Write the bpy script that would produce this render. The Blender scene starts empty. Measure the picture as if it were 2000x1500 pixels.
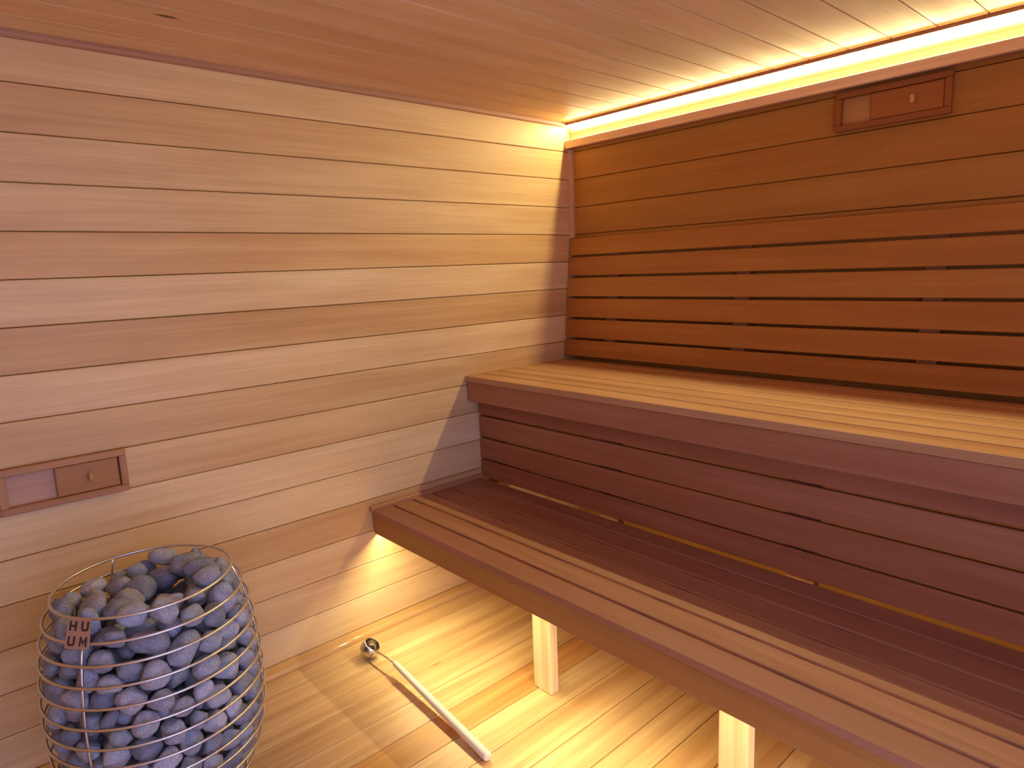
import bpy, bmesh, math, random
import numpy as np
from mathutils import Vector, Matrix, noise

C = bpy.context.scene.collection
SC = bpy.context.scene
rnd = random.Random(7)

# ------------------------------------------------------------------ camera, world, exposure
YAW, PITCH, ROLL, FPX = -0.8409, -0.1715, -0.0393, 1293.8
cy, sy, cp, sp = math.cos(YAW), math.sin(YAW), math.cos(PITCH), math.sin(PITCH)
fwd = Vector((sy * cp, cy * cp, sp))
right = Vector((cy, -sy, 0))
up = right.cross(fwd)
r2 = right * math.cos(ROLL) + up * math.sin(ROLL)
u2 = -right * math.sin(ROLL) + up * math.cos(ROLL)
cam = bpy.data.cameras.new('camera')
cam.sensor_width = 36.0
cam.lens = FPX / 2000 * 36.0
cam.clip_start = 0.02
camo = bpy.data.objects.new('camera', cam)
C.objects.link(camo)
M = Matrix((r2, u2, -fwd)).transposed().to_4x4()
M.translation = Vector((2.331, -2.537, 1.460))
camo.matrix_world = M
SC.camera = camo

W = bpy.data.worlds.new('daylight')
SC.world = W
W.use_nodes = True
bg = W.node_tree.nodes['Background']
bg.inputs[0].default_value = (0.60, 0.70, 1.40, 1)
bg.inputs[1].default_value = 2.0

COVE_TOP = 172.0       # led tape under the ceiling
COVE_LOW = 9.0        # led tape lying behind the lip
BENCH_LED = 300.0      # led chips behind the lower bench fascia
LED_WARM = (1.0, 0.86, 0.44)

vs = SC.view_settings
vs.view_transform = 'Standard'
vs.look = 'None'
vs.gamma = 1.0
vs.use_curve_mapping = False
vs.exposure = 0.45
SC.cycles.max_bounces = 10
SC.cycles.diffuse_bounces = 7
SC.cycles.glossy_bounces = 4
SC.cycles.sample_clamp_indirect = 6.0
SC.cycles.caustics_reflective = False
SC.cycles.caustics_refractive = False


# ------------------------------------------------------------------ materials
def new_mat(name):
    m = bpy.data.materials.new(name)
    m.use_nodes = True
    nt = m.node_tree
    return m, nt, nt.nodes['Principled BSDF']


def wood(name, axis, rough=0.45, streak=0.16, band=0.13, knots=0.0, spec=0.4, bump=0.06):
    """Grain runs along the given axis; the base colour comes from the object's own colour."""
    m, nt, b = new_mat(name)
    N, L = nt.nodes, nt.links
    oi = N.new('ShaderNodeObjectInfo')
    tc = N.new('ShaderNodeTexCoord')
    off = N.new('ShaderNodeVectorMath'); off.operation = 'SCALE'
    comb = N.new('ShaderNodeCombineXYZ')
    for i in range(3):
        L.new(oi.outputs['Random'], comb.inputs[i])
    L.new(comb.outputs[0], off.inputs[0]); off.inputs['Scale'].default_value = 37.0
    add = N.new('ShaderNodeVectorMath'); add.operation = 'ADD'
    L.new(tc.outputs['Object'], add.inputs[0]); L.new(off.outputs[0], add.inputs[1])

    def noise_at(along, across, detail, dist=0.0):
        mp = N.new('ShaderNodeMapping')
        s = [across] * 3; s[axis] = along
        mp.inputs['Scale'].default_value = s
        L.new(add.outputs[0], mp.inputs['Vector'])
        n = N.new('ShaderNodeTexNoise')
        n.inputs['Scale'].default_value = 1.0
        n.inputs['Detail'].default_value = detail
        n.inputs['Distortion'].default_value = dist
        L.new(mp.outputs[0], n.inputs['Vector'])
        return n.outputs['Fac']

    fine = noise_at(3.0, 160.0, 4.0, 0.2)
    mid = noise_at(0.9, 26.0, 3.0, 0.6)
    broad = noise_at(0.8, 5.0, 2.0)
    blotch = noise_at(2.2, 9.0, 3.0)

    def rng(src, lo, hi, a=0.3, c=0.7):
        r = N.new('ShaderNodeMapRange')
        r.inputs['From Min'].default_value = a; r.inputs['From Max'].default_value = c
        r.inputs['To Min'].default_value = lo; r.inputs['To Max'].default_value = hi
        L.new(src, r.inputs['Value']); return r.outputs['Result']

    def mul(a, c):
        k = N.new('ShaderNodeMath'); k.operation = 'MULTIPLY'
        L.new(a, k.inputs[0]); L.new(c, k.inputs[1]); return k.outputs[0]

    v = mul(mul(rng(fine, 1 - streak * .5, 1 + streak * .35), rng(mid, 1 - band, 1 + band * .6)),
            mul(rng(broad, .90, 1.08), rng(blotch, .93, 1.06)))
    # darker grain is also redder
    sep = N.new('ShaderNodeSeparateColor'); L.new(oi.outputs['Color'], sep.inputs[0])
    cmb = N.new('ShaderNodeCombineColor')
    for ch, p in (('Red', .7), ('Green', 1.1), ('Blue', 1.4)):
        pw = N.new('ShaderNodeMath'); pw.operation = 'POWER'
        L.new(v, pw.inputs[0]); pw.inputs[1].default_value = p
        L.new(mul(sep.outputs[ch], pw.outputs[0]), cmb.inputs[ch])
    col = cmb.outputs[0]
    if knots > 0:
        mp = N.new('ShaderNodeMapping')
        s = [7.0] * 3; s[axis] = 2.2
        mp.inputs['Scale'].default_value = s
        L.new(add.outputs[0], mp.inputs['Vector'])
        vo = N.new('ShaderNodeTexVoronoi'); vo.inputs['Scale'].default_value = 1.0
        L.new(mp.outputs[0], vo.inputs['Vector'])
        k1 = rng(vo.outputs['Distance'], 1.0, 0.0, 0.035, 0.085)
        sc_ = N.new('ShaderNodeSeparateColor'); L.new(vo.outputs['Color'], sc_.inputs[0])
        gate = N.new('ShaderNodeMath'); gate.operation = 'GREATER_THAN'
        L.new(sc_.outputs[0], gate.inputs[0]); gate.inputs[1].default_value = 1 - knots
        mx = N.new('ShaderNodeMix'); mx.data_type = 'RGBA'
        L.new(mul(k1, gate.outputs[0]), mx.inputs['Factor'])
        L.new(col, mx.inputs['A'])
        mx.inputs['B'].default_value = (0.11, 0.045, 0.018, 1)
        col = mx.outputs['Result']
    L.new(col, b.inputs['Base Color'])
    L.new(rng(mid, rough - .06, rough + .08), b.inputs['Roughness'])
    b.inputs['Specular IOR Level'].default_value = spec
    bp = N.new('ShaderNodeBump'); bp.inputs['Strength'].default_value = bump
    bp.inputs['Distance'].default_value = 0.002
    L.new(fine, bp.inputs['Height']); L.new(bp.outputs[0], b.inputs['Normal'])
    return m


CEDAR_X = wood('cedar_x', 0, 0.5)
CEDAR_Y = wood('cedar_y', 1, 0.5, knots=0.16)
CEDAR_Z = wood('cedar_z', 2, 0.5)
BENCH_X = wood('bench_cedar_x', 0, 0.46, streak=.16, band=.16, spec=.4)
PINE_Y = wood('pine_floor', 1, 0.36, streak=.16, band=.28, knots=0.3, spec=.5)
PINE_Z = wood('pine_leg', 2, 0.5, streak=.14, band=.2, knots=.5)


def plain(name, col, rough=.5, metal=0.0, spec=.5):
    m, nt, b = new_mat(name)
    N, L = nt.nodes, nt.links
    n = N.new('ShaderNodeTexNoise'); n.inputs['Scale'].default_value = 60; n.inputs['Detail'].default_value = 3
    r = N.new('ShaderNodeMapRange'); r.inputs['To Min'].default_value = rough - .05; r.inputs['To Max'].default_value = rough + .07
    L.new(n.outputs['Fac'], r.inputs['Value']); L.new(r.outputs[0], b.inputs['Roughness'])
    b.inputs['Base Color'].default_value = (*col, 1)
    b.inputs['Metallic'].default_value = metal
    b.inputs['Specular IOR Level'].default_value = spec
    return m


def emit(name, col, s):
    m, nt, b = new_mat(name)
    b.inputs['Base Color'].default_value = (.8, .75, .6, 1)
    b.inputs['Emission Color'].default_value = (*col, 1)
    b.inputs['Emission Strength'].default_value = s
    return m


STEEL = plain('polished_steel', (.62, .58, .54), .16, 1.0)
WIRE = plain('cage_wire', (.74, .71, .70), .33, 1.0)
PLATE = plain('name_plate', (.55, .40, .36), .4, .7)
INK = plain('plate_letter', (.035, .02, .022), .6)
WHITEWOOD = wood('white_handle', 0, .42, streak=.05, band=.05)
FELT = plain('backing_black', (.035, .018, .012), .9)
COREDARK = plain('heater_core', (.02, .02, .024), .8)
LED1 = emit('led_cove_top', LED_WARM, COVE_TOP)
LED2 = emit('led_cove_low', LED_WARM, COVE_LOW)
LED3 = emit('led_bench', (1.0, 0.86, 0.42), BENCH_LED)


def stone_mat(name='olivine_stone', k_=1.0):
    m, nt, b = new_mat(name)
    N, L = nt.nodes, nt.links
    oi = N.new('ShaderNodeObjectInfo'); tc = N.new('ShaderNodeTexCoord')
    n = N.new('ShaderNodeTexNoise'); n.inputs['Scale'].default_value = 9 * k_; n.inputs['Detail'].default_value = 6
    L.new(tc.outputs['Object'], n.inputs['Vector'])
    n2 = N.new('ShaderNodeTexNoise'); n2.inputs['Scale'].default_value = 2.0 * k_; n2.inputs['Detail'].default_value = 2
    L.new(tc.outputs['Object'], n2.inputs['Vector'])
    r = N.new('ShaderNodeMapRange'); r.inputs['From Min'].default_value = .3; r.inputs['From Max'].default_value = .7
    r.inputs['To Min'].default_value = .72; r.inputs['To Max'].default_value = 1.3
    L.new(n.outputs['Fac'], r.inputs['Value'])
    r2_ = N.new('ShaderNodeMapRange'); r2_.inputs['To Min'].default_value = .7; r2_.inputs['To Max'].default_value = 1.3
    L.new(n2.outputs['Fac'], r2_.inputs['Value'])
    k = N.new('ShaderNodeMath'); k.operation = 'MULTIPLY'
    L.new(r.outputs[0], k.inputs[0]); L.new(r2_.outputs[0], k.inputs[1])
    vm = N.new('ShaderNodeVectorMath'); vm.operation = 'SCALE'
    L.new(oi.outputs['Color'], vm.inputs[0]); L.new(k.outputs[0], vm.inputs['Scale'])
    L.new(vm.outputs[0], b.inputs['Base Color'])
    b.inputs['Roughness'].default_value = .8
    b.inputs['Specular IOR Level'].default_value = .3
    bp = N.new('ShaderNodeBump'); bp.inputs['Strength'].default_value = .35; bp.inputs['Distance'].default_value = .02
    L.new(n.outputs['Fac'], bp.inputs['Height']); L.new(bp.outputs[0], b.inputs['Normal'])
    return m


STONE = stone_mat()
STONE_DEEP = stone_mat('olivine_stone_deep', 28.0)


# ------------------------------------------------------------------ helpers
def link(name, me, m=None, parent=None, loc=None, col=None):
    o = bpy.data.objects.new(name, me)
    C.objects.link(o)
    if m is not None and me is not None and not me.materials:
        me.materials.append(m)
    if loc is not None:
        o.location = loc
    if parent is not None:
        o.parent = parent
    if col is not None:
        o.color = (*col, 1)
    return o


def bm_mesh(name, bm, smooth=False):
    me = bpy.data.meshes.new(name)
    bmesh.ops.recalc_face_normals(bm, faces=bm.faces)
    bm.to_mesh(me); bm.free()
    if smooth:
        me.polygons.foreach_set('use_smooth', [True] * len(me.polygons))
    return me


def prism(bm, sec, axis, a, c):
    """Extrude a 2-D section (list of pairs in the two other axes, in x-y-z order) along axis from a to c."""
    def pt(s, t):
        p = [0, 0, 0]
        o = [i for i in range(3) if i != axis]
        p[o[0]], p[o[1]] = s; p[axis] = t
        return p
    A = [bm.verts.new(pt(s, a)) for s in sec]
    B = [bm.verts.new(pt(s, c)) for s in sec]
    n = len(sec)
    bm.faces.new(A); bm.faces.new(B[::-1])
    for i in range(n):
        bm.faces.new((A[i], B[i], B[(i + 1) % n], A[(i + 1) % n]))


def box(bm, lo, hi, bev=0.0, seg=1):
    vs_ = [bm.verts.new((x, y, z)) for x in (lo[0], hi[0]) for y in (lo[1], hi[1]) for z in (lo[2], hi[2])]
    F = [(0, 1, 3, 2), (4, 6, 7, 5), (0, 4, 5, 1), (2, 3, 7, 6), (0, 2, 6, 4), (1, 5, 7, 3)]
    fs = [bm.faces.new([vs_[i] for i in f]) for f in F]
    if bev > 0:
        es = list({e for f in fs for e in f.edges})
        bmesh.ops.bevel(bm, geom=es, offset=bev, segments=seg, affect='EDGES', profile=.6)


def box_obj(name, lo, hi, m, parent=None, col=None, bev=0.0015, seg=1):
    """Mesh box whose own origin is its centre, placed in world coordinates (parents sit unrotated)."""
    c = [(lo[i] + hi[i]) / 2 for i in range(3)]
    bm = bmesh.new()
    box(bm, [lo[i] - c[i] for i in range(3)], [hi[i] - c[i] for i in range(3)], bev, seg)
    pl = parent.location if parent is not None else Vector((0, 0, 0))
    return link(name, bm_mesh(name, bm), m, parent, Vector(c) - pl, col)


def tube(bm, pts, r, sides=8, closed=False, radii=None):
    P = [Vector(p) for p in pts]
    n = len(P); rings = []
    prev = None
    for i in range(n):
        if closed:
            t = P[(i + 1) % n] - P[i - 1]
        else:
            t = P[min(i + 1, n - 1)] - P[max(i - 1, 0)]
        t.normalize()
        ref = prev if prev is not None else (Vector((0, 0, 1)) if abs(t.z) < .9 else Vector((1, 0, 0)))
        a = (ref - t * ref.dot(t)).normalized(); prev = a
        bq = t.cross(a)
        rr = radii[i] if radii else r
        rings.append([bm.verts.new(P[i] + (a * math.cos(2 * math.pi * k / sides) + bq * math.sin(2 * math.pi * k / sides)) * rr) for k in range(sides)])
    for i in range(n if closed else n - 1):
        A, B = rings[i], rings[(i + 1) % n]
        for k in range(sides):
            bm.faces.new((A[k], A[(k + 1) % sides], B[(k + 1) % sides], B[k]))
    if not closed:
        bm.faces.new(rings[0][::-1]); bm.faces.new(rings[-1])


def lathe(bm, prof, seg=24, cx=0, cy_=0):
    rings = []
    for r, z in prof:
        if r < 1e-6:
            rings.append([bm.verts.new((cx, cy_, z))])
        else:
            rings.append([bm.verts.new((cx + r * math.cos(2 * math.pi * k / seg), cy_ + r * math.sin(2 * math.pi * k / seg), z)) for k in range(seg)])
    for A, B in zip(rings, rings[1:]):
        for k in range(seg):
            k1 = (k + 1) % seg
            if len(A) == 1 and len(B) == 1:
                continue
            if len(A) == 1:
                bm.faces.new((A[0], B[k], B[k1]))
            elif len(B) == 1:
                bm.faces.new((A[k], B[0], A[k1]))
            else:
                bm.faces.new((A[k], B[k], B[k1], A[k1]))


def empty(name, loc=(0, 0, 0), label=None, cat=None, group=None, kind=None):
    o = bpy.data.objects.new(name, None)
    o.empty_display_size = .1
    C.objects.link(o); o.location = loc
    tag(o, label, cat, group, kind)
    return o


def tag(o, label=None, cat=None, group=None, kind=None):
    if label: o['label'] = label
    if cat: o['category'] = cat
    if group: o['group'] = group
    if kind: o['kind'] = kind
    return o


def vary(c, s=.06, h=.02):
    k = 1 + rnd.uniform(-s, s); g = 1 + rnd.uniform(-h, h)
    return (min(1, c[0] * k), min(1, c[1] * k * g), min(1, c[2] * k * g * g))


def mixc(a, c, t):
    return tuple(a[i] * (1 - t) + c[i] * t for i in range(3))


# ------------------------------------------------------------------ dimensions (metres, floor at 0)
H = 2.15
XR = 2.78          # wall on the right, out of view
YF = -3.12         # front wall behind the camera
B = 0.133          # face width of the cedar lining boards
PALE, DARK = (.76, .555, .285), (.57, .335, .120)
BENCH = (.37, .160, .080)
BACKC = (.42, .17, .062)
PINE = (.72, .47, .22)

# ------------------------------------------------------------------ floor
fl = box_obj('floor', (-.12, YF - .1, -.08), (XR + .12, .12, -.0235), FELT, bev=0)
tag(fl, 'pale pine plank floor running towards the benches', kind='structure')
P = 0.1277
sec = lambda w, t, ch: [(-w / 2, -t), (w / 2, -t), (w / 2, -ch), (w / 2 - ch, 0), (-w / 2 + ch, 0), (-w / 2, -ch)]


def flip(name, w, t, ch, axis, ln, up_):
    """Board with eased front edges. up_ says which way its face looks: a section drawn face up, mapped to the axes."""
    bm = bmesh.new()
    s = sec(w, t, ch)
    q = []
    for (a, d) in s:
        q.append(up_(a, d))
    prism(bm, q, axis, -ln / 2, ln / 2)
    return bm_mesh(name, bm)


fm = flip('floor_plank', P - .0026, .022, .0022, 1, -YF + .0, lambda a, d: (a, d))
edges = [0.0126 + P * n for n in range(0, 23)]
tones = {0: .85, 1: .9, 2: .75, 3: .8, 4: 1.0, 5: -.75, 6: .55, 7: .3, 8: .6, 9: .5, 10: .2, 11: -.1, 12: .6}
i = 0
x = 0.0126
while x < XR:
    t = tones.get(i, rnd.uniform(-.2, .8))
    c = mixc((.56, .27, .075), (.74, .53, .27), (t + 1) / 2)
    link('plank', fm, PINE_Y, fl, (x + P / 2 - fl.location.x, YF / 2 - fl.location.y, 0 - fl.location.z - .001), vary(c, .04))
    x += P; i += 1

# ------------------------------------------------------------------ walls
TONE = [.55, .30, .52, .60, .22, .82, .22, .90, .42, .55, .98, .95, .22, .72, .95, 1.0]
wl = box_obj('wall_left', (-.10, YF - .1, -.08), (-.0235, .12, H + .1), FELT, bev=0)
tag(wl, 'left wall lined with horizontal cedar boards', kind='structure')
wm = flip('wall_plank', B - .0022, .022, .0028, 1, -YF, lambda a, d: (d, a))
for k in range(17):
    zc = H - (k + .5) * B
    if k == 16:
        continue
    c = mixc(DARK, PALE, TONE[k])
    link('plank', wm, CEDAR_Y, wl, (0 - wl.location.x, YF / 2 - wl.location.y, zc - wl.location.z), vary(c, .03))
# bottom board hidden behind the shoe trim
bm = bmesh.new(); prism(bm, [(-.022, -.0095), (0, -.0095), (0, .0095), (-.022, .0095)], 1, YF / 2, -YF / 2)
link('plank', bm_mesh('plank_low', bm), CEDAR_Y, wl, (0 - wl.location.x, YF / 2 - wl.location.y, .0105 - wl.location.z), vary(PALE))

wb = box_obj('wall_back', (-.12, .0235, -.08), (XR + .12, .10, H + .1), FELT, bev=0)
tag(wb, 'back wall lined with red-brown cedar boards above the backrest', kind='structure')
wm2 = flip('back_plank', B - .0022, .022, .0028, 0, XR, lambda a, d: (-d, a))
BT = [.3, .35, .12, .4, .25, .35, .3, .2, .3, .4, .3, .2, .3, .3, .2, .3]
for k in range(16):
    c = mixc((.39, .165, .024), (.53, .265, .045), BT[k])
    link('plank', wm2, CEDAR_X, wb, (XR / 2 - wb.location.x, 0 - wb.location.y, H - (k + .5) * B - wb.location.z), vary(c, .04))

# right wall with a tall opening (out of view, put in to admit the cool fill light), then the plain front wall
OY0, OY1, OZ = -3.02, -1.42, 2.06
wr = empty('wall_right', (XR, 0, 0), 'right wall with an unseen tall opening that lets in cool fill light', kind='structure')
for lo, hi in (((XR, YF - .08, 0), (XR + .08, OY0, H)), ((XR, OY1, 0), (XR + .08, .10, H)), ((XR, OY0, OZ), (XR + .08, OY1, H))):
    box_obj('panel', lo, hi, CEDAR_Y, wr, vary(mixc(DARK, PALE, .5)), bev=0)
wf = box_obj('wall_front', (-.10, YF - .10, -.08), (XR + .12, YF - .0235, H + .1), FELT, bev=0)
tag(wf, 'front wall lined with horizontal cedar boards', kind='structure')
wm4 = flip('front_plank', B - .0022, .022, .0028, 0, XR, lambda a, d: (d, a))
for k in range(16):
    link('plank', wm4, CEDAR_X, wf, (XR / 2 - wf.location.x, YF - wf.location.y, H - (k + .5) * B - wf.location.z), vary(mixc(DARK, PALE, rnd.random()), .03))

# ------------------------------------------------------------------ ceiling
ce = box_obj('ceiling', (-.12, YF - .1, H + .0235), (XR + .12, .12, H + .1), FELT, bev=0)
tag(ce, 'ceiling of long cedar boards', kind='structure')
cm = flip('ceiling_plank', B - .0026, .022, .0026, 1, -YF - .045, lambda a, d: (a, -d))
for k in range(21):
    xx = (k + .5) * B
    t = [.6, .2, .35, .3, .25, .4, .3, .35, .45, .3, .4, .5, .35, .45, .4, .3, .4, .4, .4, .4, .4][k]
    link('plank', cm, CEDAR_Y, ce, (xx - ce.location.x, (YF - .045) / 2 - ce.location.y, H - ce.location.z), vary(mixc((.66, .42, .20), (.76, .54, .29), t), .04))

# ------------------------------------------------------------------ trims of the room
def trim(name, bm, m, col, label):
    o = link(name, bm_mesh(name, bm), m, None, None, col)
    return tag(o, label, kind='structure')


bm = bmesh.new()
prism(bm, [(0.0005, H - .019), (.010, H - .019), (.0145, H - .015), (.016, H - .008), (.016, H - .0002), (.0005, H - .0002)], 1, YF, -.047)
trim('trim_1', bm, CEDAR_Y, (.40, .20, .11), 'narrow cedar trim between left wall and ceiling')
# shoe trim along the floor, nose rounded and varnished
bm = bmesh.new()
nose = [(.0005, .0002), (.052, .0002)] + [(.040 + .012 * math.cos(a), .0085 + .012 * math.sin(a)) for a in [math.radians(d) for d in (0, 15, 30, 45, 60, 75, 90)]] + [(.0005, .0205)]
prism(bm, nose, 1, YF, -.0)
SHOE = wood('pine_trim', 1, .13, streak=.1, band=.12, spec=.7, bump=.02)
o = trim('baseboard_left', bm, SHOE, (.68, .44, .20), 'low pine shoe trim along the foot of the left wall')
# thin cover strip where the ceiling boards end at the light cove
bm = bmesh.new(); box(bm, (.0005, -.047, H - .012), (XR - .0005, -.039, H + .022), .001)
trim('trim_2', bm, CEDAR_X, (.30, .14, .085), 'thin dark strip closing the ceiling boards at the cove')
# quarter-round stick in the corner
bm = bmesh.new()
q = [(.0003, -.0003), (.0003, -.026)] + [(.0003 + .018 * math.sin(a), -.018 - .008 + .0255 * (1 - math.cos(a))) for a in [math.radians(d) for d in (20, 40, 60, 80, 90)]] + [(.0183, -.0003)]
prism(bm, q, 2, H - .548, H - .1215)
trim('trim_3', bm, CEDAR_Z, (.62, .34, .17), 'quarter-round stick in the corner above the backrest')

# ------------------------------------------------------------------ light cove along the back wall
lc = empty('light_cove', (XR / 2, -.02, H - .1), 'wooden light cove glowing along the ceiling above the backrest', 'light')
box_obj('shelf', (.001, -.027, H - .118), (XR - .001, -.0006, H - .104), CEDAR_X, lc, (.46, .22, .10))
box_obj('lip', (.001, -.045, H - .119), (XR - .001, -.0272, H - .082), CEDAR_X, lc, (.76, .52, .28), bev=.002)


def led_tape(name, x0, x1, n, ya, yb, z, m, parent, down=True, fill=1.0, dz=0.0):
    bm = bmesh.new()
    for k in range(n):
        a = x0 + (x1 - x0) * k / n; c = x0 + (x1 - x0) * (k + fill) / n
        f = [bm.verts.new(p) for p in ((a, ya, z + dz), (c, ya, z + dz), (c, yb, z - dz), (a, yb, z - dz))]
        bm.faces.new(f if not down else f[::-1])
    me = bpy.data.meshes.new(name); bm.to_mesh(me); bm.free()
    for v in me.vertices:
        v.co -= parent.location
    return link(name, me, m, parent)


box_obj('back_board', (.004, -.0048, H - .1036), (XR - .004, -.0006, H - .0045), CEDAR_X, lc, (.42, .25, .13), bev=0)  # board added over the wall planks, toned to tame the cove glow
box_obj('led_profile', (.010, -.0365, H - .0096), (XR - .01, -.018, H - .0004), plain('profile', (.8, .78, .7), .5), lc, bev=0)
led_tape('led_tape', .012, XR - .012, 46, -.0325, -.0255, H - .0148, LED1, lc, True, dz=.0046)
box_obj('led_carrier', (.010, -.0262, H - .1038), (XR - .01, -.012, H - .0925), plain('carrier', (.8, .78, .7), .5), lc, bev=0)
led_tape('led_tape', .012, XR - .012, 46, -.0260, -.0200, H - .0905, LED2, lc, False, dz=-.0006)

# ------------------------------------------------------------------ backrest (leans out at its foot)
br = empty('backrest', (XR / 2, -.06, H - 1.143), 'reclined red-brown slatted backrest above the upper bench', 'backrest')
zt, zb_, yt, yb_ = H - .552, H - 1.137, -.026, -.089
cuts = [H - .552, H - .639, H - .740, H - .8415, H - .9445, H - 1.046, H - 1.1375]
yz = lambda z: yt + (yb_ - yt) * (zt - z) / (zt - zb_)
BTN = [.25, .30, .62, .25, .35, .15]
for k in range(6):
    z1 = cuts[k] - (.0058 if k else 0); z0 = cuts[k + 1] + .0058
    bm = bmesh.new()
    d = .019; e = .0025
    s = [(yz(z1) + e, z1), (yz(z1) + d, z1), (yz(z0) + d, z0), (yz(z0) + e, z0), (yz(z0 + e), z0 + e), (yz(z1 - e), z1 - e)]
    c = (XR / 2, (yz(z0) + yz(z1)) / 2 + .01, (z0 + z1) / 2)
    prism(bm, [(a - c[1], b_ - c[2]) for a, b_ in s], 0, .006 - c[0], XR - .004 - c[0])
    link('slat', bm_mesh('slat', bm), BENCH_X, br, Vector(c) - br.location, vary(mixc((.41, .155, .024), (.50, .22, .042), BTN[k]), .03))
for xc in (.28, .95, 1.63, 2.35):
    bm = bmesh.new()
    prism(bm, [(yz(zt) + .0192, zt - .004), (-.0008, zt - .004), (-.0008, zb_ + .004), (yz(zb_) + .0192, zb_ + .004)], 0, xc - .03, xc + .03)
    me = bm_mesh('batten', bm)
    for v in me.vertices: v.co -= br.location
    link('batten', me, CEDAR_Z, br, None, (.30, .115, .05))

# ------------------------------------------------------------------ upper bench with its slatted riser
UB = H - 1.153
ub = empty('upper_bench', (XR / 2, -.4, 0), 'upper sauna bench with a deep front board and slatted riser below', 'bench')


def slat(y0, y1, z, t, x0, x1, parent, col, m=BENCH_X, name='slat', e=.003):
    bm = bmesh.new()
    yc, w = (y0 + y1) / 2, (y1 - y0) / 2
    s = [(-w, -t), (w, -t), (w, -e), (w - e * .4, -e * .3), (w - e, 0), (-w + e, 0), (-w + e * .4, -e * .3), (-w, -e)]
    prism(bm, s, 0, x0 - (x0 + x1) / 2, x1 - (x0 + x1) / 2)
    return link(name, bm_mesh(name, bm), m, parent, Vector(((x0 + x1) / 2, yc, z)) - parent.location, col)


PT = .0965
for k in range(7):
    y0 = -.7335 + PT * k
    slat(y0 + (0 if k == 0 else .0045), y0 + PT - .0045, UB, .026, .004, XR - .003, ub, vary(mixc((.42, .215, .09), (.53, .30, .145), [.45, .5, .8, .7, .6, .4, .4][k]), .03))
box_obj('front_board', (.012, -.7315, UB - .113), (XR - .003, -.692, UB - .0265), BENCH_X, ub, BENCH, bev=.002)
for k in range(4):
    z1 = UB - .030 - .06 if k == 0 else H - [0, 1.343, 1.447, 1.5505][k] - .004
    z0 = H - [1.343, 1.447, 1.5505, 1.6355][k] + (.0045 if k < 3 else 0)
    box_obj('riser_slat', (.006, -.668, z0), (XR - .003, -.648, z1), BENCH_X, ub, vary(mixc((.32, .115, .053), (.38, .155, .070), [.2, .7, .5, .1][k]), .03), bev=.002)
for xc in (.08, .75, 1.495, 2.25):
    box_obj('post', (xc - .045, -.6475, .001), (xc + .045, -.610, UB - .0268), CEDAR_Z, ub, (.28, .11, .05))
    box_obj('joist', (xc - .019, -.609, UB - .115), (xc + .019, -.101, UB - .0268), CEDAR_Y, ub, (.42, .20, .09))
box_obj('ledger', (.01, -.0995, UB - .115), (XR - .01, -.0602, UB - .0268), CEDAR_X, ub, (.42, .20, .09))
box_obj('wall_cleat', (.0008, -.640, UB - .090), (.0112, -.11, UB - .028), CEDAR_Y, ub, (.42, .20, .09))

# ------------------------------------------------------------------ lower bench
LB = H - 1.636
lb = empty('lower_bench', (XR / 2, -.95, 0), 'lower sauna bench on pale pine legs, lit from underneath', 'bench')
ed = [-1.2575, -1.1655, -1.069, -.9695, -.874, -.7765, -.6815]
LT = [.30, .55, .7, .3, .25, .2]
for k in range(6):
    y0 = ed[k] + (0 if k == 0 else .0054); y1 = ed[k + 1] - .0054
    slat(y0, y1, LB, .020, .024, XR - .003, lb, vary(mixc((.30, .12, .07), (.44, .23, .11), LT[k]), .03))
box_obj('front_board', (.016, -1.2545, LB - .101), (XR - .003, -1.216, LB - .0206), BENCH_X, lb, (.37, .17, .045), bev=.002)
bm = bmesh.new(); box(bm, (.0012, -1.262, LB - .012), (.0228, -.6690, LB + .014), .003)
me = bm_mesh('end_trim', bm)
for v in me.vertices: v.co -= lb.location
link('end_trim', me, CEDAR_Y, lb, None, (.46, .23, .115))
for xc in (.08, .46, .88, 1.288, 1.70, 2.12, 2.55):
    box_obj('joist', (xc - .03, -1.215, LB - .070), (xc + .03, -.6705, LB - .0204), CEDAR_Y, lb, (.45, .22, .10))
for xc in (.806, 1.53, 2.25):
    box_obj('leg', (xc - .043, -1.085, .0004), (xc + .043, -1.047, LB - .0205), PINE_Z, lb, vary((.80, .62, .36), .03), bev=.005, seg=2)
box_obj('wall_cleat', (.0008, -1.214, LB - .080), (.0148, -.68, LB - .0204), CEDAR_Y, lb, (.45, .22, .10))
box_obj('led_carrier', (.02, -1.2148, LB - .0845), (XR - .02, -1.195, LB - .0772), plain('carrier_white', (.8, .78, .7), .5), lb, bev=0)
led_tape('led_tape', .03, XR - .03, 90, -1.2125, -1.2025, LB - .0885, LED3, lb, True, fill=.42, dz=.0034)


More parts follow.
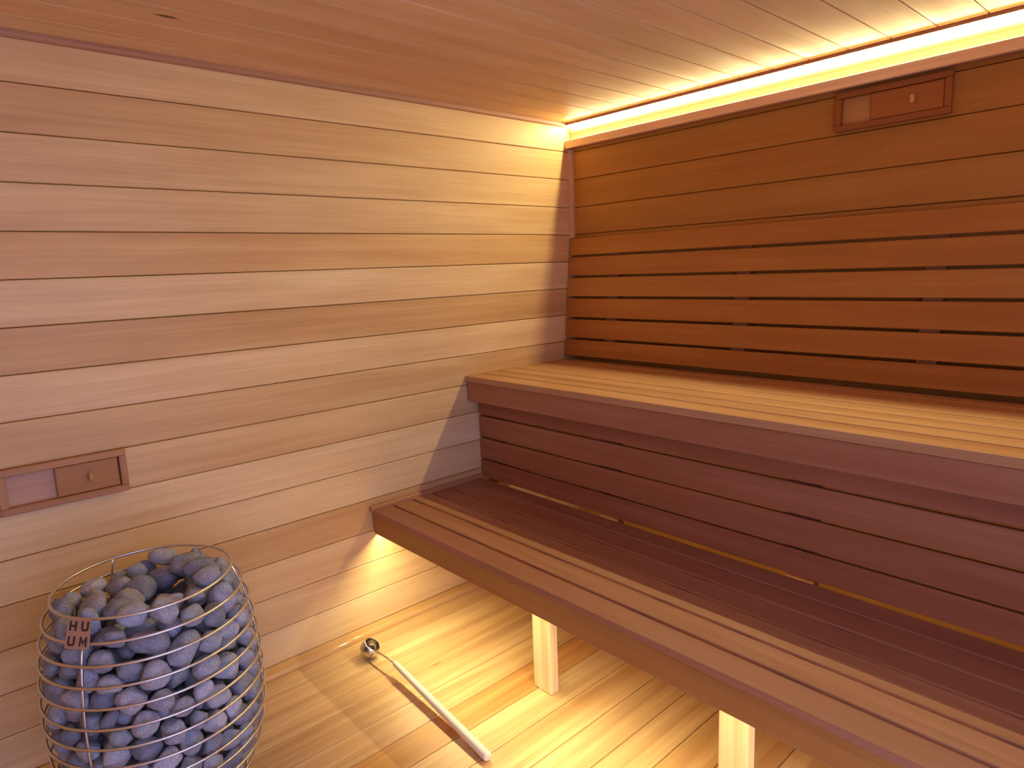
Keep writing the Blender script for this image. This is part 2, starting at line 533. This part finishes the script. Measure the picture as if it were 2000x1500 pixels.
# ------------------------------------------------------------------ vents
def vent(loc, w, h, along, normal, panel0, panel1, knob, label, fr, pc, kc, bc_):
    """along/normal are unit vectors; local s runs along, z up, d out of the wall."""
    t = empty('air_vent', loc, label, 'vent')
    A, Nn = Vector(along), Vector(normal)

    def part(name, s0, s1, z0, z1, d0, d1, col, m, bev=.002):
        bm = bmesh.new()
        box(bm, (0, 0, 0), (s1 - s0, d1 - d0, z1 - z0), bev)
        me = bm_mesh(name, bm)
        for v in me.vertices:
            x_, y_, z_ = v.co
            v.co = A * (x_ + s0) + Nn * (y_ + d0) + Vector((0, 0, z_ + z0))
        if A.cross(Vector((0, 0, 1))).dot(Nn) > 0:
            me.flip_normals()
        return link(name, me, m, t, None, col)
    mm = CEDAR_Y if abs(A.y) > .5 else CEDAR_X
    f = .020
    part('frame_rail', 0, w, h - f, h, .0005, .022, fr, mm)
    part('frame_rail', 0, w, 0, f, .0005, .022, fr, mm)
    part('frame_stile', 0, f, f + .0004, h - f - .0004, .0005, .022, fr, CEDAR_Z)
    part('frame_stile', w - f, w, f + .0004, h - f - .0004, .0005, .022, fr, CEDAR_Z)
    p = part('sliding_panel', panel0, panel1, f + .001, h - f - .001, .004, .016, pc, mm, .003)
    k = part('knob', knob - .006, knob + .006, h * .5 - .014, h * .5 + .014, .0162, .030, kc, CEDAR_Z, .003)
    k.parent = p
    part('back_panel', f + .0005, panel0 - .001, f + .001, h - f - .001, .0008, .0035, bc_, mm, 0)
    return t


vent((0, -2.428, H - 1.328), .326, .133, (0, 1, 0), (1, 0, 0), .138, .304, .226, 'small wooden vent low on the left wall, above the heater',
     (.43, .21, .085), (.40, .18, .05), (.48, .25, .10), (.50, .28, .17))
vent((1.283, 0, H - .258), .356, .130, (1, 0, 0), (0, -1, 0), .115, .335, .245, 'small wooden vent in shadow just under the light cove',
     (.29, .095, .020), (.36, .125, .024), (.62, .33, .10), (.48, .24, .07))  # frame and panel tones darkened to carry the lip's shadow

# ------------------------------------------------------------------ ladle
la = empty('ladle', (.20, -1.405, 0), 'polished steel ladle with a long white handle lying on the floor', 'ladle')
bc = Vector((.188, -1.408, .040)); R = .038
h0 = Vector((.345, -1.399, .047)); h1 = Vector((.932, -1.440, .0155))
open_dir = Vector((.42, .30, .86)).normalized()
bm = bmesh.new()
prof = []
for dgr in range(0, 129, 8):
    a = math.radians(dgr); prof.append((R * math.sin(a), -R * math.cos(a)))
ri = R - .002
for dgr in range(128, -1, -8):
    a = math.radians(dgr); prof.append((ri * math.sin(a), -ri * math.cos(a)))
prof[0] = (0, -R); prof[-1] = (0, -ri)
lathe(bm, prof, 40)
rot = Vector((0, 0, 1)).rotation_difference(open_dir).to_matrix()
for v in bm.verts:
    v.co = rot @ v.co + bc - la.location
link('bowl', bm_mesh('bowl', bm, True), STEEL, la)
bm = bmesh.new()
ax = (h1 - h0).normalized()
s0 = bc + (h0 - bc).normalized() * (R - .0015)
tube(bm, [Vector(p) - la.location for p in (s0, s0.lerp(h0, .3) + Vector((0, 0, .003)), s0.lerp(h0, .65) + Vector((0, 0, .002)), h0 + ax * .02)], .0032, 10)
link('stem', bm_mesh('stem', bm, True), STEEL, la)
bm = bmesh.new()
L_ = (h1 - h0).length
st = [(0, .0035), (.004, .0085), (.012, .0105), (.1, .0115), (.3, .0135), (L_ - .012, .0150), (L_ - .003, .0138), (L_, .0105)]
tube(bm, [h0 + ax * s - la.location for s, _ in st], 0, 16, radii=[r for _, r in st])
link('handle', bm_mesh('handle', bm, True), WHITEWOOD, la, None, (.86, .80, .66))

# ------------------------------------------------------------------ heater: wire cage full of stones
HX, HY = .459, -2.180
ZP = [.06, .10, .16, .22, .30, .38, .45, .50, .55, .60, .65, .70]
RP = [.150, .190, .226, .245, .258, .262, .260, .2565, .251, .2435, .231, .209]
rz = lambda z: float(np.interp(z, ZP, RP))
he = empty('sauna_heater', (HX, HY, 0), 'egg-shaped wire cage heater filled with dark stones beside the left wall', 'heater')
WR = .0037
for z in [.70 - .05 * k for k in range(13)]:
    bm = bmesh.new()
    r = rz(z) if z > .0601 else .15
    tube(bm, [(r * math.cos(2 * math.pi * k / 72), r * math.sin(2 * math.pi * k / 72), z) for k in range(72)], WR, 6, True)
    link('ring', bm_mesh('ring', bm, True), WIRE, he)
for dgr in (-50, 70, 190):
    a = math.radians(dgr)
    bm = bmesh.new()
    top = .645 if dgr == -50 else .70
    pts = [((rz(z) - .0066) * math.cos(a), (rz(z) - .0066) * math.sin(a), z) for z in np.linspace(top, .07, 18)]
    tube(bm, pts, .0034, 6)
    link('rod', bm_mesh('rod', bm, True), WIRE, he)
bm = bmesh.new(); lathe(bm, [(0, .0004), (.16, .0004), (.17, .006), (.17, .05), (.16, .058), (0, .058)], 40)
link('base', bm_mesh('base', bm), COREDARK, he)
bm = bmesh.new(); lathe(bm, [(0, .0585), (.085, .0585), (.085, .42), (.07, .45), (0, .45)], 20)
link('heating_core', bm_mesh('heating_core', bm), COREDARK, he)

# name plate between the two topmost rings, letters HU over UM
pa = math.radians(-51.2)
pz0, pz1 = .6415, .7035
r0, r1 = rz(pz0) + .0042, rz(pz1) + .0042
out = Vector((math.cos(pa), math.sin(pa), 0)); side = Vector((-math.sin(pa), math.cos(pa), 0))
pb, pt_ = out * r0 + Vector((0, 0, pz0)), out * r1 + Vector((0, 0, pz1))
upv = (pt_ - pb).normalized(); nrm = side.cross(upv).normalized()
PH = (pt_ - pb).length; PW = .062
plate_o = None


def on_plate(polys, name, d0, d1, m, parent):
    bm = bmesh.new()
    for poly in polys:
        A = [bm.verts.new(pb + side * (s - PW / 2) + upv * t + nrm * d0) for s, t in poly]
        Bv = [bm.verts.new(pb + side * (s - PW / 2) + upv * t + nrm * d1) for s, t in poly]
        n = len(poly)
        bm.faces.new(A[::-1]); bm.faces.new(Bv)
        for i_ in range(n):
            bm.faces.new((A[i_], A[(i_ + 1) % n], Bv[(i_ + 1) % n], Bv[i_]))
    return link(name, bm_mesh(name, bm), m, parent)


rect = lambda a, c, d, e: [(a, c), (d, c), (d, e), (a, e)]
plate_o = on_plate([rect(0, 0, PW, PH)], 'name_plate', 0, .0018, PLATE, he)
cw, chh, g = PW / 2, PH / 2, .0052


def letter(ch, u, v_):
    a0, a1, c0, c1 = u * cw + .006, (u + 1) * cw - .006, v_ * chh + .006, (v_ + 1) * chh - .006
    k = .0048
    if ch == 'H':
        ps = [rect(a0, c0, a0 + k, c1), rect(a1 - k, c0, a1, c1), rect(a0 + k, (c0 + c1 - k) / 2, a1 - k, (c0 + c1 + k) / 2)]
    elif ch == 'U':
        ps = [rect(a0, c0 + k, a0 + k, c1), rect(a1 - k, c0 + k, a1, c1), [(a0, c0 + k), (a0 + k * .8, c0), (a1 - k * .8, c0), (a1, c0 + k)]]
    else:
        mx_ = (a0 + a1) / 2; k2 = .0038
        ps = [rect(a0, c0, a0 + k2, c1), rect(a1 - k2, c0, a1, c1),
              [(a0 + k2, c1), (a0 + k2, c1 - k * 1.2), (mx_, c0 + .003), (mx_, c0 + .003 + k * 1.3)],
              [(mx_, c0 + .003 + k * 1.3), (mx_, c0 + .003), (a1 - k2, c1 - k * 1.2), (a1 - k2, c1)]]
    on_plate(ps, 'letter', .0019, .0026, INK, plate_o)


letter('H', 0, 1); letter('U', 1, 1); letter('U', 0, 0); letter('M', 1, 0)


# ------------------------------------------------------------------ stones
def stone_mesh(seed):
    bm = bmesh.new()
    bmesh.ops.create_icosphere(bm, subdivisions=3, radius=1.0)
    o = Vector((seed * 13.7, seed * 5.1, seed * 7.3))
    r_ = random.Random(seed)
    cutsn = [(Vector((r_.gauss(0, 1), r_.gauss(0, 1), r_.gauss(0, 1))).normalized(), r_.uniform(.64, .9)) for _ in range(9)]
    for v in bm.verts:
        n = v.co.normalized()
        p = n * (1 + .16 * noise.noise(n * 1.1 + o) + .05 * noise.noise(n * 2.7 + o))
        for d, h in cutsn:                      # soft worn facets
            e = p.dot(d) - h
            if e > 0:
                p = p - d * e * .85
        v.co = p
    mxr = max(v.co.length for v in bm.verts)
    for v in bm.verts:
        v.co /= mxr
    me = bm_mesh('stone_%s' % 'abcdefghijklmnop'[seed], bm, True)
    me.materials.append(STONE)
    return me


SM = [stone_mesh(k) for k in range(14)]
rng_ = np.random.default_rng(5)
NS = 500
rad = rng_.uniform(.0265, .040, NS)
rad[:60] = rng_.uniform(.038, .048, 60)
pos = np.empty((NS, 3))
for k in range(NS):
    z = rng_.uniform(.09, .70); a = rng_.uniform(0, 2 * math.pi); rr = (rz(z) - .04) * math.sqrt(rng_.uniform(.12, 1))
    pos[k] = (rr * math.cos(a), rr * math.sin(a), z)
zp, rp = np.array(ZP), np.array(RP)


def top_of(p):
    return .700 - .16 * np.maximum(0, np.hypot(p[:, 0], p[:, 1]) - .07)


for it in range(520):
    d = pos[:, None] - pos[None]
    dist = np.linalg.norm(d, axis=2) + np.eye(NS)
    ov = np.clip((rad[:, None] + rad[None]) * .95 - dist, 0, None); np.fill_diagonal(ov, 0)
    pos += (d / dist[..., None] * ov[..., None]).sum(1) * .28
    pos[:, 2] -= .0010 if it < 300 else .0
    rr = np.hypot(pos[:, 0], pos[:, 1]) + 1e-9
    lim = np.interp(pos[:, 2], zp, rp) - .0035 - rad * .84
    f = np.where(rr > lim, lim / rr, 1.0); pos[:, 0] *= f; pos[:, 1] *= f
    rr = np.hypot(pos[:, 0], pos[:, 1]) + 1e-9
    core = .087 + rad * .9
    f = np.where((rr < core) & (pos[:, 2] < .45 + .5 * rad), core / rr, 1.0); pos[:, 0] *= f; pos[:, 1] *= f
    pos[:, 2] = np.clip(pos[:, 2], .066 + rad * .9, None)
    pos[:, 2] = np.minimum(pos[:, 2], top_of(pos))
rr = np.hypot(pos[:, 0], pos[:, 1])
gap = np.interp(pos[:, 2], zp, rp) - .0035 - rad * .84 - rr
camd = np.array((2.331 - HX, -2.537 - HY)); camd /= np.linalg.norm(camd)
facing = (pos[:, :2] @ camd) / (rr + 1e-6)
above = np.array([np.sum((np.hypot(pos[:, 0] - p[0], pos[:, 1] - p[1]) < .04) & (pos[:, 2] > p[2] + .02)) for p in pos])
outer = ((gap < .05) & (facing > -.25)) | ((above <= 1) & (pos[:, 2] > .52))
order = np.argsort(-(facing + pos[:, 2]))
shown = [k for k in order if outer[k]][:300]
sset = set(shown)
hidden = [k for k in range(NS) if k not in sset]
SCOL = [(.33, .345, .41), (.25, .265, .33), (.39, .395, .45), (.30, .32, .365), (.36, .355, .40)]


def stone_xf(k):
    p = pos[k]
    n = Vector((p[0], p[1], 0))
    n = n.normalized() if gap[k] < .02 and n.length > 1e-4 else Vector((0, 0, 1))
    n = (n + Vector([rnd.uniform(-.3, .3) for _ in range(3)])).normalized()
    q = Vector((0, 0, 1)).rotation_difference(n) @ Matrix.Rotation(rnd.uniform(0, 6.28), 3, 'Z').to_quaternion()
    s = rad[k]
    return q, [s * rnd.uniform(1.22, 1.42), s * rnd.uniform(1.04, 1.2), s * rnd.uniform(.90, 1.02)]


from mathutils.bvhtree import BVHTree
XF = [stone_xf(k) for k in range(NS)]
SID = [rnd.randrange(len(SM)) for _ in range(NS)]
LOWV = []
for me in SM:                                       # convex-ish proxies: every vertex of the mesh, thinned by its faces
    LOWV.append((np.array([v.co[:] for v in me.vertices]), [tuple(p.vertices) for p in me.polygons]))


def world_verts(k):
    q, s = XF[k]
    R3 = np.array(q.to_matrix())
    return (LOWV[SID[k]][0] * np.array(s)) @ R3.T + pos[k]


# cage wires and core as one test tree
cv, cf = [], []
for ch in he.children:
    b0 = len(cv)
    cv += [tuple(v.co) for v in ch.data.vertices]
    cf += [[i_ + b0 for i_ in p.vertices] for p in ch.data.polygons]
    for g_ in ch.children:
        b0 = len(cv)
        cv += [tuple(v.co) for v in g_.data.vertices]
        cf += [[i_ + b0 for i_ in p.vertices] for p in g_.data.polygons]
CAGE = BVHTree.FromPolygons(cv, cf)
trees = [None] * NS


def build(k):
    trees[k] = BVHTree.FromPolygons(world_verts(k).tolist(), LOWV[SID[k]][1])


for k in range(NS):
    build(k)
nb = [[j for j in np.nonzero(np.linalg.norm(pos - pos[k], axis=1) < .14)[0] if j > k] for k in range(NS)]
todo = set(range(NS))
for _ in range(26):
    bad = set()
    for k in range(NS):
        if k in todo and trees[k].overlap(CAGE):
            rr_ = math.hypot(pos[k][0], pos[k][1])
            sgn = 1 if rr_ < .16 and pos[k][2] < .52 else -1
            pos[k][:2] *= 1 + sgn * .0022 / (rr_ + 1e-6)
            XF[k] = (XF[k][0], [v * .985 for v in XF[k][1]]); bad.add(k)
        for j in nb[k]:
            if (k in todo or j in todo) and trees[k].overlap(trees[j]):
                bad.add(k); bad.add(j)
                dv = pos[k] - pos[j]; dv /= np.linalg.norm(dv) + 1e-9
                pos[k] += dv * .0006; pos[j] -= dv * .0006
    for k in bad:
        XF[k] = (XF[k][0], [v * .968 for v in XF[k][1]])
        build(k)
    todo = bad
    if not bad:
        break
print('stones still touching', len(todo), 'shown', len(shown))


# which stones the camera can point at, and where each sits: between which wires, how far from the left
camp = Vector((2.331 - HX, -2.537 - HY, 1.460))
NTH = 'leftmost,second,third,fourth,fifth,sixth,seventh,eighth,ninth,tenth,eleventh,twelfth,thirteenth,fourteenth,fifteenth,sixteenth,seventeenth,eighteenth,nineteenth,twentieth'.split(',')
bands = {}
for k in shown:
    ctr = Vector(pos[k]); d_ = ctr - camp; L0 = d_.length; d_.normalize()
    mine = trees[k].ray_cast(camp, d_)
    if mine[0] is None:
        continue
    clear = True
    for j in range(NS):
        if j != k:
            h_ = trees[j].ray_cast(camp, d_, mine[3])
            if h_[0] is not None and h_[3] < mine[3]:
                clear = False; break
    if not clear:
        continue
    if above[k] <= 1 and pos[k][2] > .60 and gap[k] > .012:
        key = 'on top of the heap'
    else:
        kk = int((.70 - pos[k][2]) // .05)
        key = 'just inside the top ring' if kk < 0 else 'between wires %d and %d' % (kk + 1, kk + 2)
    dd = ctr - camp
    bands.setdefault(key, []).append((dd.dot(r2) / dd.dot(fwd), k))
LAB = {}
WORDN = 'top,second,third,fourth,fifth,sixth,seventh,eighth,ninth,tenth,eleventh,twelfth,thirteenth,fourteenth'.split(',')
for key, it_ in bands.items():
    it_.sort()
    for n_, (u_, k) in enumerate(it_):
        if n_ >= len(NTH):
            break
        where = key
        if key.startswith('between'):
            kk = int(key.split()[2])
            where = 'between %s and %s wire rings' % (WORDN[kk - 1], WORDN[kk])
        nth = NTH[n_] if n_ == 0 else NTH[n_] + ' from the left'
        LAB[k] = 'grey heater stone %s, %s' % (where, nth)

for k in shown:
    q, s = XF[k]
    o = bpy.data.objects.new('sauna_stone', SM[SID[k]])
    C.objects.link(o)
    o.location = Vector(pos[k]) + Vector((HX, HY, 0))
    o.rotation_mode = 'QUATERNION'; o.rotation_quaternion = q; o.scale = s
    o.color = (*vary(rnd.choice(SCOL), .18), 1)
    tag(o, LAB.get(k, 'dark grey rounded stone mostly hidden behind others in the cage heater'), 'stone', 'stones in the heater')
# stones buried in the heap: one object
VV, FF = [], []
base = 0
for k in hidden:
    wv = world_verts(k)
    VV += wv.tolist()
    FF += [[i_ + base for i_ in f] for f in LOWV[SID[k]][1]]
    base += len(wv)
me = bpy.data.meshes.new('stone_heap'); me.from_pydata(VV, [], FF)
me.polygons.foreach_set('use_smooth', [True] * len(me.polygons))
o = link('stone_heap', me, STONE_DEEP, None, (HX, HY, 0), (.25, .26, .31))
tag(o, 'dark stones buried deep inside the heater heap', 'stones', kind='stuff')
